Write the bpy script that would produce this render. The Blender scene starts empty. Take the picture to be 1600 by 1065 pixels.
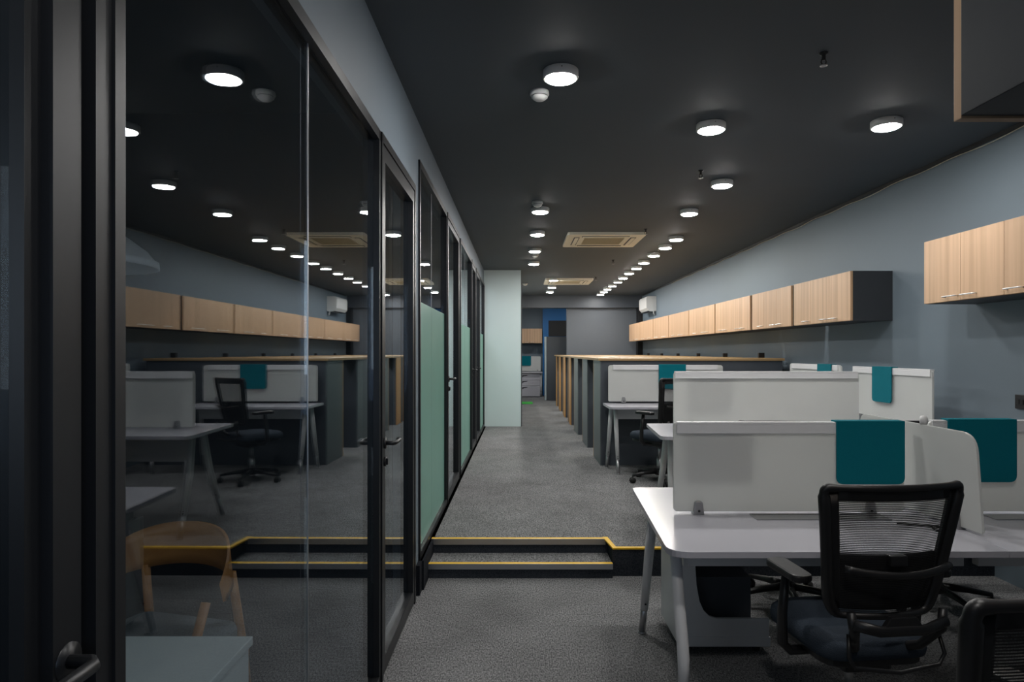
import bpy, bmesh, math, random
from mathutils import Vector, Matrix
random.seed(7)
C = bpy.context.scene
COL = C.collection
# ------------------------------------------------------------------ camera, world, exposure
EYE = 1.5; F = 1040.0
UP = 0.185                 # height of the raised floor
CEIL = 2.955
cam_d = bpy.data.cameras.new('camera'); cam = bpy.data.objects.new('camera', cam_d); COL.objects.link(cam)
cam.location = (0, 0, EYE); cam.rotation_euler = (math.radians(90), 0, 0)
cam_d.sensor_width = 36; cam_d.lens = 36*F/1600
cam_d.shift_x = -8/1600; cam_d.shift_y = 17.5/1600; cam_d.clip_start = 0.02
C.camera = cam
world = bpy.data.worlds.new('world'); C.world = world; world.use_nodes = True
world.node_tree.nodes['Background'].inputs[0].default_value = (0.3, 0.5, 0.8, 1)
world.node_tree.nodes['Background'].inputs[1].default_value = 0.02
C.view_settings.view_transform = 'Standard'; C.view_settings.look = 'None'
C.view_settings.gamma = 1; C.view_settings.use_curve_mapping = False
C.view_settings.exposure = 0.0
LED_POWER = 230.0
# unseen area lamp added behind the camera as a cool bluish fill
ld = bpy.data.lights.new('window_daylight', 'AREA'); ld.energy = 24; ld.color = (0.55, 0.72, 1.0); ld.shape = 'RECTANGLE'; ld.size = 2.6; ld.size_y = 1.6
lo = bpy.data.objects.new('window_daylight', ld); COL.objects.link(lo); lo.location = (1.4, -2.3, 1.7); lo.rotation_euler = (math.radians(90), 0, 0)
# weak unseen area lamp added to lift the meeting room
ld2 = bpy.data.lights.new('room_daylight', 'AREA'); ld2.energy = 16; ld2.color = (0.88, 0.95, 1.0); ld2.shape = 'RECTANGLE'; ld2.size = 1.6; ld2.size_y = 1.2
lo2 = bpy.data.objects.new('room_daylight', ld2); COL.objects.link(lo2); lo2.location = (-2.4, -1.85, 1.9); lo2.rotation_euler = (math.radians(90), 0, 0)

# ------------------------------------------------------------------ materials
def nmat(name):
    m = bpy.data.materials.new(name); m.use_nodes = True
    nt = m.node_tree; b = nt.nodes['Principled BSDF']
    return m, nt, b
def N(nt, t, **kw):
    n = nt.nodes.new(t)
    for k, v in kw.items(): setattr(n, k, v)
    return n
def plain(name, col, rough=0.5, metal=0.0, noise=0.06, scale=30, bump=0.0, spec=0.5):
    m, nt, b = nmat(name)
    tc = N(nt, 'ShaderNodeTexCoord'); nz = N(nt, 'ShaderNodeTexNoise'); nz.inputs['Scale'].default_value = scale
    nz.inputs['Detail'].default_value = 4
    nt.links.new(tc.outputs['Object'], nz.inputs['Vector'])
    r = N(nt, 'ShaderNodeMapRange'); r.inputs[3].default_value = 1-noise; r.inputs[4].default_value = 1+noise
    nt.links.new(nz.outputs['Fac'], r.inputs[0])
    mx = N(nt, 'ShaderNodeVectorMath', operation='SCALE'); mx.inputs[0].default_value = col
    nt.links.new(r.outputs[0], mx.inputs['Scale']); nt.links.new(mx.outputs[0], b.inputs['Base Color'])
    b.inputs['Roughness'].default_value = rough; b.inputs['Metallic'].default_value = metal
    b.inputs['Specular IOR Level'].default_value = spec
    if bump:
        bp = N(nt, 'ShaderNodeBump'); bp.inputs['Strength'].default_value = bump; bp.inputs['Distance'].default_value = 0.004
        nt.links.new(nz.outputs['Fac'], bp.inputs['Height']); nt.links.new(bp.outputs[0], b.inputs['Normal'])
    return m
def wood(name, c1, c2, axis='Z', scale=1.0, rough=0.45):
    m, nt, b = nmat(name)
    tc = N(nt, 'ShaderNodeTexCoord'); mp = N(nt, 'ShaderNodeMapping')
    s = {'Z': (22, 22, 0.5), 'Y': (22, 0.6, 22), 'X': (0.6, 22, 22)}[axis]
    mp.inputs['Scale'].default_value = tuple(v*scale for v in s)
    oi = N(nt, 'ShaderNodeObjectInfo'); ad = N(nt, 'ShaderNodeVectorMath', operation='ADD')
    sc = N(nt, 'ShaderNodeVectorMath', operation='SCALE'); sc.inputs[0].default_value = (7, 7, 7)
    nt.links.new(oi.outputs['Random'], sc.inputs['Scale'])
    nt.links.new(tc.outputs['Object'], ad.inputs[0]); nt.links.new(sc.outputs[0], ad.inputs[1])
    nt.links.new(ad.outputs[0], mp.inputs['Vector'])
    nz = N(nt, 'ShaderNodeTexNoise'); nz.inputs['Scale'].default_value = 1.0; nz.inputs['Detail'].default_value = 5; nz.inputs['Distortion'].default_value = .4
    nt.links.new(mp.outputs[0], nz.inputs['Vector'])
    cr = N(nt, 'ShaderNodeValToRGB'); cr.color_ramp.elements[0].position = .36; cr.color_ramp.elements[1].position = .64
    cr.color_ramp.elements[0].color = (*c2, 1); cr.color_ramp.elements[1].color = (*c1, 1)
    nt.links.new(nz.outputs['Fac'], cr.inputs[0]); nt.links.new(cr.outputs[0], b.inputs['Base Color'])
    b.inputs['Roughness'].default_value = rough
    return m
def carpet(name, c1, c2):
    m, nt, b = nmat(name)
    tc = N(nt, 'ShaderNodeTexCoord')
    mp = N(nt, 'ShaderNodeMapping'); mp.inputs['Scale'].default_value = (150, 60, 150)
    nz = N(nt, 'ShaderNodeTexNoise'); nz.inputs['Scale'].default_value = 1; nz.inputs['Detail'].default_value = 3; nz.inputs['Roughness'].default_value = .8
    nt.links.new(tc.outputs['Object'], mp.inputs['Vector']); nt.links.new(mp.outputs[0], nz.inputs['Vector'])
    n2 = N(nt, 'ShaderNodeTexNoise'); n2.inputs['Scale'].default_value = 2.2; n2.inputs['Detail'].default_value = 5
    nt.links.new(tc.outputs['Object'], n2.inputs['Vector'])
    cr = N(nt, 'ShaderNodeValToRGB'); cr.color_ramp.elements[0].position = .36; cr.color_ramp.elements[1].position = .66
    cr.color_ramp.elements[0].color = (*c1, 1); cr.color_ramp.elements[1].color = (*c2, 1)
    nt.links.new(nz.outputs['Fac'], cr.inputs[0])
    r = N(nt, 'ShaderNodeMapRange'); r.inputs[1].default_value = .3; r.inputs[2].default_value = .7; r.inputs[3].default_value = .8; r.inputs[4].default_value = 1.15
    nt.links.new(n2.outputs['Fac'], r.inputs[0])
    mx = N(nt, 'ShaderNodeVectorMath', operation='SCALE'); nt.links.new(cr.outputs[0], mx.inputs[0]); nt.links.new(r.outputs[0], mx.inputs['Scale'])
    nt.links.new(mx.outputs[0], b.inputs['Base Color']); b.inputs['Roughness'].default_value = 1; b.inputs['Specular IOR Level'].default_value = .1
    bp = N(nt, 'ShaderNodeBump'); bp.inputs['Strength'].default_value = .5; bp.inputs['Distance'].default_value = .004
    nt.links.new(nz.outputs['Fac'], bp.inputs['Height']); nt.links.new(bp.outputs[0], b.inputs['Normal'])
    return m
def glass(name, tint, f0):
    m, nt, b = nmat(name); nt.nodes.remove(b)
    out = [n for n in nt.nodes if n.type == 'OUTPUT_MATERIAL'][0]
    g = N(nt, 'ShaderNodeNewGeometry'); d = N(nt, 'ShaderNodeVectorMath', operation='DOT_PRODUCT')
    nt.links.new(g.outputs['Incoming'], d.inputs[0]); nt.links.new(g.outputs['Normal'], d.inputs[1])
    ab = N(nt, 'ShaderNodeMath', operation='ABSOLUTE'); nt.links.new(d.outputs['Value'], ab.inputs[0])
    su = N(nt, 'ShaderNodeMath', operation='SUBTRACT'); su.inputs[0].default_value = 1; nt.links.new(ab.outputs[0], su.inputs[1])
    pw = N(nt, 'ShaderNodeMath', operation='POWER'); pw.inputs[1].default_value = 5; nt.links.new(su.outputs[0], pw.inputs[0])
    ma = N(nt, 'ShaderNodeMath', operation='MULTIPLY_ADD'); ma.inputs[1].default_value = 1-f0; ma.inputs[2].default_value = f0
    nt.links.new(pw.outputs[0], ma.inputs[0])
    tr = N(nt, 'ShaderNodeBsdfTransparent'); tr.inputs[0].default_value = (*tint, 1)
    gl = N(nt, 'ShaderNodeBsdfGlossy'); gl.inputs['Roughness'].default_value = 0.0; gl.inputs[0].default_value = (.93, .97, 1, 1)
    mx = N(nt, 'ShaderNodeMixShader'); nt.links.new(ma.outputs[0], mx.inputs[0]); nt.links.new(tr.outputs[0], mx.inputs[1]); nt.links.new(gl.outputs[0], mx.inputs[2])
    nt.links.new(mx.outputs[0], out.inputs[0])
    return m
def translucent_panel(name, col, amount, rough=.25):
    m, nt, b = nmat(name); out = [n for n in nt.nodes if n.type == 'OUTPUT_MATERIAL'][0]
    tc = N(nt, 'ShaderNodeTexCoord'); nz = N(nt, 'ShaderNodeTexNoise'); nz.inputs['Scale'].default_value = 3
    nt.links.new(tc.outputs['Object'], nz.inputs['Vector'])
    r = N(nt, 'ShaderNodeMapRange'); r.inputs[3].default_value = .94; r.inputs[4].default_value = 1.05; nt.links.new(nz.outputs['Fac'], r.inputs[0])
    mx0 = N(nt, 'ShaderNodeVectorMath', operation='SCALE'); mx0.inputs[0].default_value = col; nt.links.new(r.outputs[0], mx0.inputs['Scale'])
    nt.links.new(mx0.outputs[0], b.inputs['Base Color']); b.inputs['Roughness'].default_value = rough
    t = N(nt, 'ShaderNodeBsdfTranslucent'); nt.links.new(mx0.outputs[0], t.inputs[0])
    mx = N(nt, 'ShaderNodeMixShader'); mx.inputs[0].default_value = amount
    nt.links.new(b.outputs[0], mx.inputs[1]); nt.links.new(t.outputs[0], mx.inputs[2]); nt.links.new(mx.outputs[0], out.inputs[0])
    return m
def mesh_fabric(name, period=0.0062, open_=0.48, col=(.008, .008, .009)):
    m, nt, b = nmat(name); out = [n for n in nt.nodes if n.type == 'OUTPUT_MATERIAL'][0]
    b.inputs['Base Color'].default_value = (*col, 1); b.inputs['Roughness'].default_value = .7
    tc = N(nt, 'ShaderNodeTexCoord'); sp = N(nt, 'ShaderNodeSeparateXYZ'); nt.links.new(tc.outputs['Object'], sp.inputs[0])
    def stripe(o, per, duty):
        a = N(nt, 'ShaderNodeMath', operation='DIVIDE'); a.inputs[1].default_value = per; nt.links.new(sp.outputs[o], a.inputs[0])
        f = N(nt, 'ShaderNodeMath', operation='FRACT'); nt.links.new(a.outputs[0], f.inputs[0])
        l = N(nt, 'ShaderNodeMath', operation='LESS_THAN'); l.inputs[1].default_value = duty; nt.links.new(f.outputs[0], l.inputs[0])
        return l
    h = stripe(2, period, open_); v = stripe(0, period*.8, .93)
    mu = N(nt, 'ShaderNodeMath', operation='MULTIPLY'); nt.links.new(h.outputs[0], mu.inputs[0]); nt.links.new(v.outputs[0], mu.inputs[1])
    tr = N(nt, 'ShaderNodeBsdfTransparent'); mx = N(nt, 'ShaderNodeMixShader')
    nt.links.new(mu.outputs[0], mx.inputs[0]); nt.links.new(b.outputs[0], mx.inputs[1]); nt.links.new(tr.outputs[0], mx.inputs[2]); nt.links.new(mx.outputs[0], out.inputs[0])
    return m
def emis(name, col, s):
    m, nt, b = nmat(name)
    b.inputs['Base Color'].default_value = (.8, .8, .8, 1)
    b.inputs['Emission Color'].default_value = (*col, 1); b.inputs['Emission Strength'].default_value = s
    return m
M = dict(
    carpet=carpet('carpet_grey', (.042, .043, .046), (.34, .34, .34)),
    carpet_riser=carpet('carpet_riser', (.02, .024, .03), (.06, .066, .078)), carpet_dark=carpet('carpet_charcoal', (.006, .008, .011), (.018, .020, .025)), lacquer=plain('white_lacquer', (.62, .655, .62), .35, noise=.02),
    ceiling=plain('ceiling_charcoal_paint', (.074, .088, .101), .75, noise=.05, scale=3, bump=.1),
    wall=plain('wall_blue_grey_paint', (.165, .208, .246), .6, noise=.05, scale=1.5),
    wall_pale=plain('wall_pale_grey_paint', (.60, .70, .71), .55, noise=.03, scale=2),
    wall_dark=plain('wall_slate_paint', (.10, .113, .13), .6, noise=.05, scale=2),
    wall_night=plain('meeting_room_navy_paint', (.006, .009, .014), .7, noise=.1, scale=2),  # darkness of the unlit rooms put into the wall colour
    blue=plain('blue_paint', (.02, .17, .45), .5, noise=.05),
    black_alu=plain('black_aluminium', (.016, .017, .019), .38, .3, noise=.08, scale=80),
    alu=plain('brushed_aluminium', (.42, .42, .43), .35, .9, noise=.05, scale=80),
    chrome=plain('chrome', (.92, .92, .92), .35, .85, noise=.02),
    white=plain('white_laminate', (.47, .465, .51), .22, noise=.015, scale=4),
    white_metal=plain('white_powder_coat', (.70, .70, .71), .4, noise=.02),
    offwhite=plain('white_plastic', (.72, .72, .71), .4, noise=.02),
    cream=plain('cream_plastic', (.86, .80, .66), .45, noise=.03),
    cream_dark=plain('cream_grille', (.62, .54, .38), .6, noise=.15, scale=150),
    screen=translucent_panel('frosted_white_panel', (.77, .78, .76), .35),
    frost=translucent_panel('frosted_green_film', (.33, .62, .53), .35, .3),
    teal=plain('teal_felt', (.0, .14, .18), .9, noise=.18, scale=400, bump=.3, spec=.2),
    wood=wood('oak_laminate', (.62, .405, .25), (.50, .32, .19), 'Z'),
    wood_edge=wood('oak_edge', (.55, .33, .15), (.42, .24, .10), 'Z'),
    wood_top=wood('oak_top', (.44, .29, .14), (.34, .21, .09), 'X'),
    orange_wood=wood('amber_wood', (.75, .38, .10), (.48, .22, .05), 'Z', .8),
    char=plain('charcoal_laminate', (.035, .039, .045), .5, noise=.06, scale=10),
    slate=plain('slate_laminate', (.06, .07, .085), .45, noise=.06, scale=10),
    slate_light=plain('grey_green_laminate', (.12, .14, .145), .4, noise=.05, scale=10),
    black=plain('black_plastic', (.009, .009, .010), .4, noise=.1, scale=60),
    rubber=plain('black_rubber', (.01, .01, .01), .8),
    seat=plain('grey_blue_fabric', (.035, .046, .062), .9, noise=.25, scale=220, bump=.4, spec=.2),
    pad=plain('black_fabric', (.014, .015, .017), .95, noise=.2, scale=250, bump=.3, spec=.2),
    yellow=plain('yellow_nosing_tape', (.80, .47, .012), .55, noise=.15, scale=40),
    green=plain('green_mat', (.04, .42, .05), .9, noise=.2, scale=200),
    mesh=mesh_fabric('black_chair_mesh'),
    glass=glass('tinted_glass', (.80, .84, .87), .085),
    led=emis('led_diffuser', (1.0, .98, .95), LED_POWER),
    led_warm=emis('led_diffuser_yellow', (1.0, .97, .78), LED_POWER),
    tan=wood('tan_bent_plywood', (.50, .22, .055), (.36, .14, .03), 'X', .6),
    cushion=plain('grey_cushion', (.12, .14, .15), .95, noise=.15, scale=60, bump=.4),
    sock=plain('dark_socket', (.006, .006, .007), .5),
)

# ------------------------------------------------------------------ mesh building
def rounded(pts, r, seg=5):
    """2D polygon with rounded corners; r number or list."""
    out = []; n = len(pts)
    for i, p in enumerate(pts):
        ri = r[i] if isinstance(r, (list, tuple)) else r
        p = Vector(p)
        if ri <= 0: out.append(tuple(p)); continue
        a = Vector(pts[i-1])-p; b = Vector(pts[(i+1) % n])-p
        la, lb = a.length, b.length; a.normalize(); b.normalize()
        ang = a.angle(b); t = min(ri/math.tan(ang/2), la*.49, lb*.49)
        p0 = p+a*t; p1 = p+b*t
        for k in range(seg+1):
            u = k/seg
            q = p0*(1-u)**2 + p*2*u*(1-u) + p1*u*u
            out.append((q.x, q.y))
    return out
class MB:
    def __init__(s): s.bm = bmesh.new()
    def box(s, x0, x1, y0, y1, z0, z1, bev=0.0):
        x0, x1 = sorted((x0, x1)); y0, y1 = sorted((y0, y1)); z0, z1 = sorted((z0, z1))
        g = bmesh.ops.create_cube(s.bm, size=1)
        for v in g['verts']:
            v.co = Vector((x0+(v.co.x+.5)*(x1-x0), y0+(v.co.y+.5)*(y1-y0), z0+(v.co.z+.5)*(z1-z0)))
        if bev:
            es = {e for v in g['verts'] for e in v.link_edges}
            bmesh.ops.bevel(s.bm, geom=list(es), offset=bev, segments=2, affect='EDGES', profile=.5)
        return s
    def prism(s, pts, t0, t1, axis='z', bev=0.0):
        f = {'z': lambda a, b, t: (a, b, t), 'y': lambda a, b, t: (a, t, b), 'x': lambda a, b, t: (t, a, b)}[axis]
        A = [s.bm.verts.new(f(a, b, t0)) for a, b in pts]; B = [s.bm.verts.new(f(a, b, t1)) for a, b in pts]
        fa = s.bm.faces.new(A); fb = s.bm.faces.new(list(reversed(B)))
        n = len(pts); sides = []
        for i in range(n): sides.append(s.bm.faces.new((A[i], B[i], B[(i+1) % n], A[(i+1) % n])))
        bmesh.ops.recalc_face_normals(s.bm, faces=[fa, fb]+sides)
        if bev:
            es = list(fa.edges)+list(fb.edges)
            bmesh.ops.bevel(s.bm, geom=es, offset=bev, segments=2, affect='EDGES', profile=.5)
        return s
    def ring(s, outer, inner, t0, t1, axis='y'):
        f = {'z': lambda a, b, t: (a, b, t), 'y': lambda a, b, t: (a, t, b), 'x': lambda a, b, t: (t, a, b)}[axis]
        n = len(outer); V = []
        for loop in (outer, inner):
            for t in (t0, t1): V.append([s.bm.verts.new(f(a, b, t)) for a, b in loop])
        o0, o1, i0, i1 = V; fs = []
        for k in range(n):
            j = (k+1) % n
            fs += [s.bm.faces.new((o0[k], o0[j], i0[j], i0[k])), s.bm.faces.new((o1[k], i1[k], i1[j], o1[j])),
                   s.bm.faces.new((o0[k], o1[k], o1[j], o0[j])), s.bm.faces.new((i0[k], i0[j], i1[j], i1[k]))]
        bmesh.ops.recalc_face_normals(s.bm, faces=fs)
        return s
    def tube(s, pts, r, seg=12, closed=False, flat=None):
        """swept round tube; r number or list; flat=(axis vector, factor) squashes section."""
        P = [Vector(p) for p in pts]; n = len(P); rings = []
        up = Vector((0, 0, 1)); prev = None
        for i, p in enumerate(P):
            if closed: t = (P[(i+1) % n]-P[i-1])
            else: t = (P[min(i+1, n-1)]-P[max(i-1, 0)])
            t.normalize()
            if prev is None:
                a = up if abs(t.z) < .9 else Vector((1, 0, 0)); u = t.cross(a).normalized()
            else: u = (prev - t*prev.dot(t)).normalized()
            prev = u; w = t.cross(u)
            ri = r[i] if isinstance(r, (list, tuple)) else r
            rg = []
            for k in range(seg):
                a = 2*math.pi*k/seg; d = (u*math.cos(a)+w*math.sin(a))*ri
                if flat: ax = Vector(flat[0]).normalized(); d = d + ax*(d.dot(ax))*(flat[1]-1)
                rg.append(s.bm.verts.new(p+d))
            rings.append(rg)
        fs = []
        m = n if closed else n-1
        for i in range(m):
            A, B = rings[i], rings[(i+1) % n]
            for k in range(seg):
                fs.append(s.bm.faces.new((A[k], A[(k+1) % seg], B[(k+1) % seg], B[k])))
        if not closed: fs += [s.bm.faces.new(rings[0]), s.bm.faces.new(rings[-1])]
        for f in fs: f.smooth = True
        bmesh.ops.recalc_face_normals(s.bm, faces=fs)
        return s
    def lathe(s, prof, c=(0, 0, 0), seg=32, cap=True):
        rings = []
        for r, z in prof:
            rings.append([s.bm.verts.new((c[0]+r*math.cos(2*math.pi*k/seg), c[1]+r*math.sin(2*math.pi*k/seg), c[2]+z)) for k in range(seg)])
        fs = []
        for A, B in zip(rings, rings[1:]):
            for k in range(seg):
                f = s.bm.faces.new((A[k], A[(k+1) % seg], B[(k+1) % seg], B[k])); f.smooth = True; fs.append(f)
        if cap: fs += [s.bm.faces.new(rings[0]), s.bm.faces.new(rings[-1])]
        bmesh.ops.recalc_face_normals(s.bm, faces=fs)
        return s
    def surf(s, fn, nu, nv, thick=0.0):
        """grid surface fn(u,v)->pt; with thickness along y."""
        G = [[s.bm.verts.new(fn(i/nu, j/nv)) for j in range(nv+1)] for i in range(nu+1)]
        fs = [s.bm.faces.new((G[i][j], G[i+1][j], G[i+1][j+1], G[i][j+1])) for i in range(nu) for j in range(nv)]
        for f in fs: f.smooth = True
        if thick:
            H = [[s.bm.verts.new(Vector(fn(i/nu, j/nv))+Vector((0, thick, 0))) for j in range(nv+1)] for i in range(nu+1)]
            f2 = [s.bm.faces.new((H[i][j], H[i][j+1], H[i+1][j+1], H[i+1][j])) for i in range(nu) for j in range(nv)]
            for f in f2: f.smooth = True
            for i in range(nu):
                for j in (0, nv): fs.append(s.bm.faces.new((G[i][j], G[i+1][j], H[i+1][j], H[i][j])))
            for j in range(nv):
                for i in (0, nu): fs.append(s.bm.faces.new((G[i][j], G[i][j+1], H[i][j+1], H[i][j])))
            bmesh.ops.recalc_face_normals(s.bm, faces=fs+f2)
        return s
    def build(s, name, mat, parent=None, loc=(0, 0, 0), rz=0.0):
        me = bpy.data.meshes.new(name); s.bm.to_mesh(me); s.bm.free()
        me.materials.append(mat)
        o = bpy.data.objects.new(name, me); COL.objects.link(o); o.location = loc; o.rotation_euler = (0, 0, rz)
        if parent: o.parent = parent
        return o
def thing(name, label, cat, loc=(0, 0, 0), rz=0.0, group=None, kind=None):
    o = bpy.data.objects.new(name, None); COL.objects.link(o); o.location = loc; o.rotation_euler = (0, 0, rz)
    o.empty_display_size = .1
    return tag(o, label, cat, group, kind)
def tag(o, label=None, cat=None, group=None, kind=None):
    if label: o['label'] = label
    if cat: o['category'] = cat
    if group: o['group'] = group
    if kind: o['kind'] = kind
    return o
def kids(o): return [c for c in COL.objects if c.parent == o]
def copy_tree(o, loc, rz, label, group=None):
    def cp(a, parent):
        c = a.copy(); COL.objects.link(c); c.parent = parent
        for k in kids_of[a.name]: cp(k, c)
        return c
    kids_of = {}
    allo = list(COL.objects)
    for a in allo: kids_of[a.name] = [k for k in allo if k.parent == a]
    r = cp(o, None); r.location = loc; r.rotation_euler = (0, 0, rz); r['label'] = label
    if group: r['group'] = group
    return r
def struct(o, label, cat): return tag(o, label, cat, None, 'structure')
ORD = ['nearest', 'second nearest', 'third nearest', 'fourth nearest', 'fifth nearest', 'sixth nearest', 'seventh nearest', 'eighth nearest',
       'ninth nearest', 'tenth nearest', 'eleventh nearest', 'twelfth nearest', 'farthest']

XR = 3.2                                  # right wall
WALL_A = math.atan(.0045)
def lw(d): return (-.643+.0045*d, d, 0)   # point on the corridor face of the glass wall

# ------------------------------------------------------------------ room shell
struct(MB().box(-.655, XR+.1, -2.6, 4.66, -.1, 0).build('floor', M['carpet']), 'grey flecked carpet of the lower floor beside the near desks', 'floor')
plat = MB().box(-.60, .64, 4.68, 22, -.1, UP).box(.64, XR+.1, 4.46, 22, -.1, UP)
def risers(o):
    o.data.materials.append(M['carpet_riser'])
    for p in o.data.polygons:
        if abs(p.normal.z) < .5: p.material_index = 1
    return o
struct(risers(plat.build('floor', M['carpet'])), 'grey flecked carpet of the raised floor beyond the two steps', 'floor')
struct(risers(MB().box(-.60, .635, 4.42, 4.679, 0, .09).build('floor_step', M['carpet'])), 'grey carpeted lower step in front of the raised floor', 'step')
struct(MB().box(-.601, .635, 4.412, 4.45, .086, .098).build('trim_1', M['yellow']), 'long yellow nosing strip on the lower step', 'nosing strip')
tag(MB().box(-.601, .635, 4.408, 4.412, .062, .098).build('nosing_face', M['alu']), None, None).parent = bpy.data.objects['trim_1']
struct(MB().box(-.601, .62, 4.672, 4.71, UP-.004, UP+.006).build('trim_2', M['yellow']), 'long yellow nosing strip on the upper step', 'nosing strip')
tag(MB().box(-.601, .62, 4.668, 4.672, UP-.034, UP+.006).build('nosing_face', M['alu']), None, None).parent = bpy.data.objects['trim_2']
struct(MB().prism([(.64, 4.45), (3.19, 4.45), (3.19, 4.485), (.665, 4.485), (.64, 4.72), (.605, 4.72)], UP-.003, UP+.007).build('trim_3', M['yellow']), 'yellow nosing strip turning the corner of the raised floor', 'nosing strip')
struct(MB().box(-4.4, XR+.1, -2.6, 22, CEIL, CEIL+.1).build('ceiling', M['ceiling']), 'charcoal painted flat ceiling', 'ceiling')
struct(MB().box(XR, XR+.1, -2.6, 22, 0, CEIL).build('wall_right', M['wall']), 'blue-grey painted wall carrying the oak wall cabinets', 'wall')
struct(MB().box(.62, XR, .3, .4, 0, CEIL).build('wall_near', M['wall_dark']), 'slate wall beside the camera', 'wall')
struct(MB().box(-4.4, XR+.1, -2.7, -2.6, 0, CEIL).build('wall_front', M['wall_dark']), 'slate wall behind the camera', 'wall')
# dark cable gap along the top of the right wall
struct(MB().box(XR-.015, XR, 4, 16.9, CEIL-.03, CEIL).build('trim_4', M['sock']), 'black shadow gap along the top of the right wall', 'trim')
pts = []
for i in range(90):
    d = 3.9+i*.11; pts.append((XR-.022, d, CEIL-.036+.006*math.sin(i*.9)-.008*abs(math.sin(i*.23))))
tag(MB().tube(pts, .0025, 6).build('cable', M['cream_dark']), 'thin pale cable sagging along the top of the right wall', 'cable')
# left wall pieces above and between the glass
w = MB()
w.box(-.12, 0, -2.6, 4.0, 2.50, CEIL); w.box(-.12, 0, 4.0, 12.3, 2.715, CEIL)
w.box(-.12, 0, 3.995, 4.20, 0, 2.715)
w.box(-.12, 0, 6.90, 7.10, UP, 2.715); w.box(-.12, 0, 9.50, 9.58, UP, 2.715)
w.box(-.12, 0, -2.6, -.1, 0, 2.5)
struct(w.build('wall_left', M['wall'], None, (-.643, 0, 0), -WALL_A), 'grey band and piers around the glass partitions', 'wall')
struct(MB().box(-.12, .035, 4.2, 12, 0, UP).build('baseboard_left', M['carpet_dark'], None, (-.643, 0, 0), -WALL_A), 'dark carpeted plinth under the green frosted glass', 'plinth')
# meeting rooms behind the glass
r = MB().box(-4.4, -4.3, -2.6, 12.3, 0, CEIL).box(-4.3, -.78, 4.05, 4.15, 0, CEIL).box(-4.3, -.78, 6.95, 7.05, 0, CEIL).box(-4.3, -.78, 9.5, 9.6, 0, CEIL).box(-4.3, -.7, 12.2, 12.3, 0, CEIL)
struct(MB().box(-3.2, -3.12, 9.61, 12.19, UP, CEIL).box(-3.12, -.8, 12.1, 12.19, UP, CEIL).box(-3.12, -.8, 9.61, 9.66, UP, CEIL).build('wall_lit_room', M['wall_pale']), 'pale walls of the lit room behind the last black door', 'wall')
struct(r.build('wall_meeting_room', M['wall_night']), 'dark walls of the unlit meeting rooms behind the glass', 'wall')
struct(MB().box(-4.4, -.66, -2.6, 4.1, -.1, 0).box(-4.4, -.6, 4.1, 12.3, -.1, UP).build('floor', M['carpet_dark']), 'charcoal carpet of the unlit meeting rooms behind the glass', 'floor')  # near-black carpet colour carries the dimness of the unlit rooms
# pale projecting wall and end of the office
struct(MB().box(-.62, .068, 11.8, 17.2, 0, CEIL).build('wall_projection', M['wall_pale']), 'pale mint-grey wall block projecting into the corridor', 'wall')
struct(MB().box(.068, .085, 11.82, 11.9, UP, 2.68).build('trim_5', M['char']), 'dark edge strip on the corner of the pale wall block', 'trim')
struct(MB().box(1.28, XR, 17.2, 17.35, UP, 2.64).build('wall_back', M['wall_dark']), 'slate back wall at the far end', 'wall')
struct(MB().box(.068, XR, 17.05, 17.4, 2.64, CEIL).build('trim_6', M['slate']), 'slate beam across the far end of the ceiling', 'beam')
struct(MB().box(-1, XR, 20.4, 20.5, 0, CEIL).box(-.62, .0, 17.2, 20.4, 0, CEIL).build('wall_far_room', M['wall']), 'blue-grey wall of the small bay beyond the beam', 'wall')
struct(MB().box(.78, 1.6, 20.2, 20.39, UP, CEIL).build('wall_blue', M['blue']), 'bright blue painted pier in the far bay', 'wall')
struct(MB().box(XR-.12, XR, 16.95, 17.2, UP, 2.64).build('trim_7', M['sock']), 'black vertical strip in the far right corner', 'trim')

# ------------------------------------------------------------------ glass partitions of the left wall
GL = M['glass']; BA = M['black_alu']
def glazing(n, d0, d1, z0, z1, splits, label, film=None, base_h=.045):
    t = thing('window_%d' % n, label, 'glass partition', lw(d0), -WALL_A, None, 'structure')
    L = d1-d0; fw = .035
    fr = MB().box(-.055, .012, 0, L, z1-.045, z1).box(-.055, .012, 0, L, z0, z0+base_h)
    fr.box(-.055, .012, 0, fw, z0, z1).box(-.055, .012, L-fw, L, z0, z1)
    fr.build('frame', BA, t)
    ed = [fw]+[s-d0 for s in splits]+[L-fw]
    for a, b in zip(ed, ed[1:]):
        p = MB().box(-.025, -.015, a, b-.0005, z0+base_h, z1-.045).build('pane', GL, t)
        if film: MB().box(-.0145, -.012, a+.003, b-.003, z0+base_h, film).build('frosted_film', M['frost'], p)
    for s in splits:
        MB().box(-.0149, -.0125, s-d0-.0016, s-d0+.0016, z0+base_h, z1-.045).build('glazing_joint', M['alu'], t)
    return t
def lever(parent, y, z, side=1, sgn=1):
    """lever handle on stile at local (.., y, z), pointing +y; side=1 corridor, -1 room"""
    x0 = .014 if side > 0 else -.058
    h = MB()
    h.tube([(x0, y, z), (x0+side*.010, y, z)], .026, 20)
    h.tube([(x0, y, z), (x0+side*.04, y, z), (x0+side*.05, y+.012*sgn, z), (x0+side*.052, y+.07*sgn, z+.002), (x0+side*.05, y+.125*sgn, z), (x0+side*.038, y+.14*sgn, z)], .0095, 12)
    o = h.build('handle', M['black_alu'], parent)
    if side > 0:
        MB().tube([(x0, y, z-.085), (x0+.009, y, z-.085)], .022, 18).box(x0+.008, x0+.018, y-.004, y+.004, z-.1, z-.07).build('lock_cylinder', M['black_alu'], parent)
    return o
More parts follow.
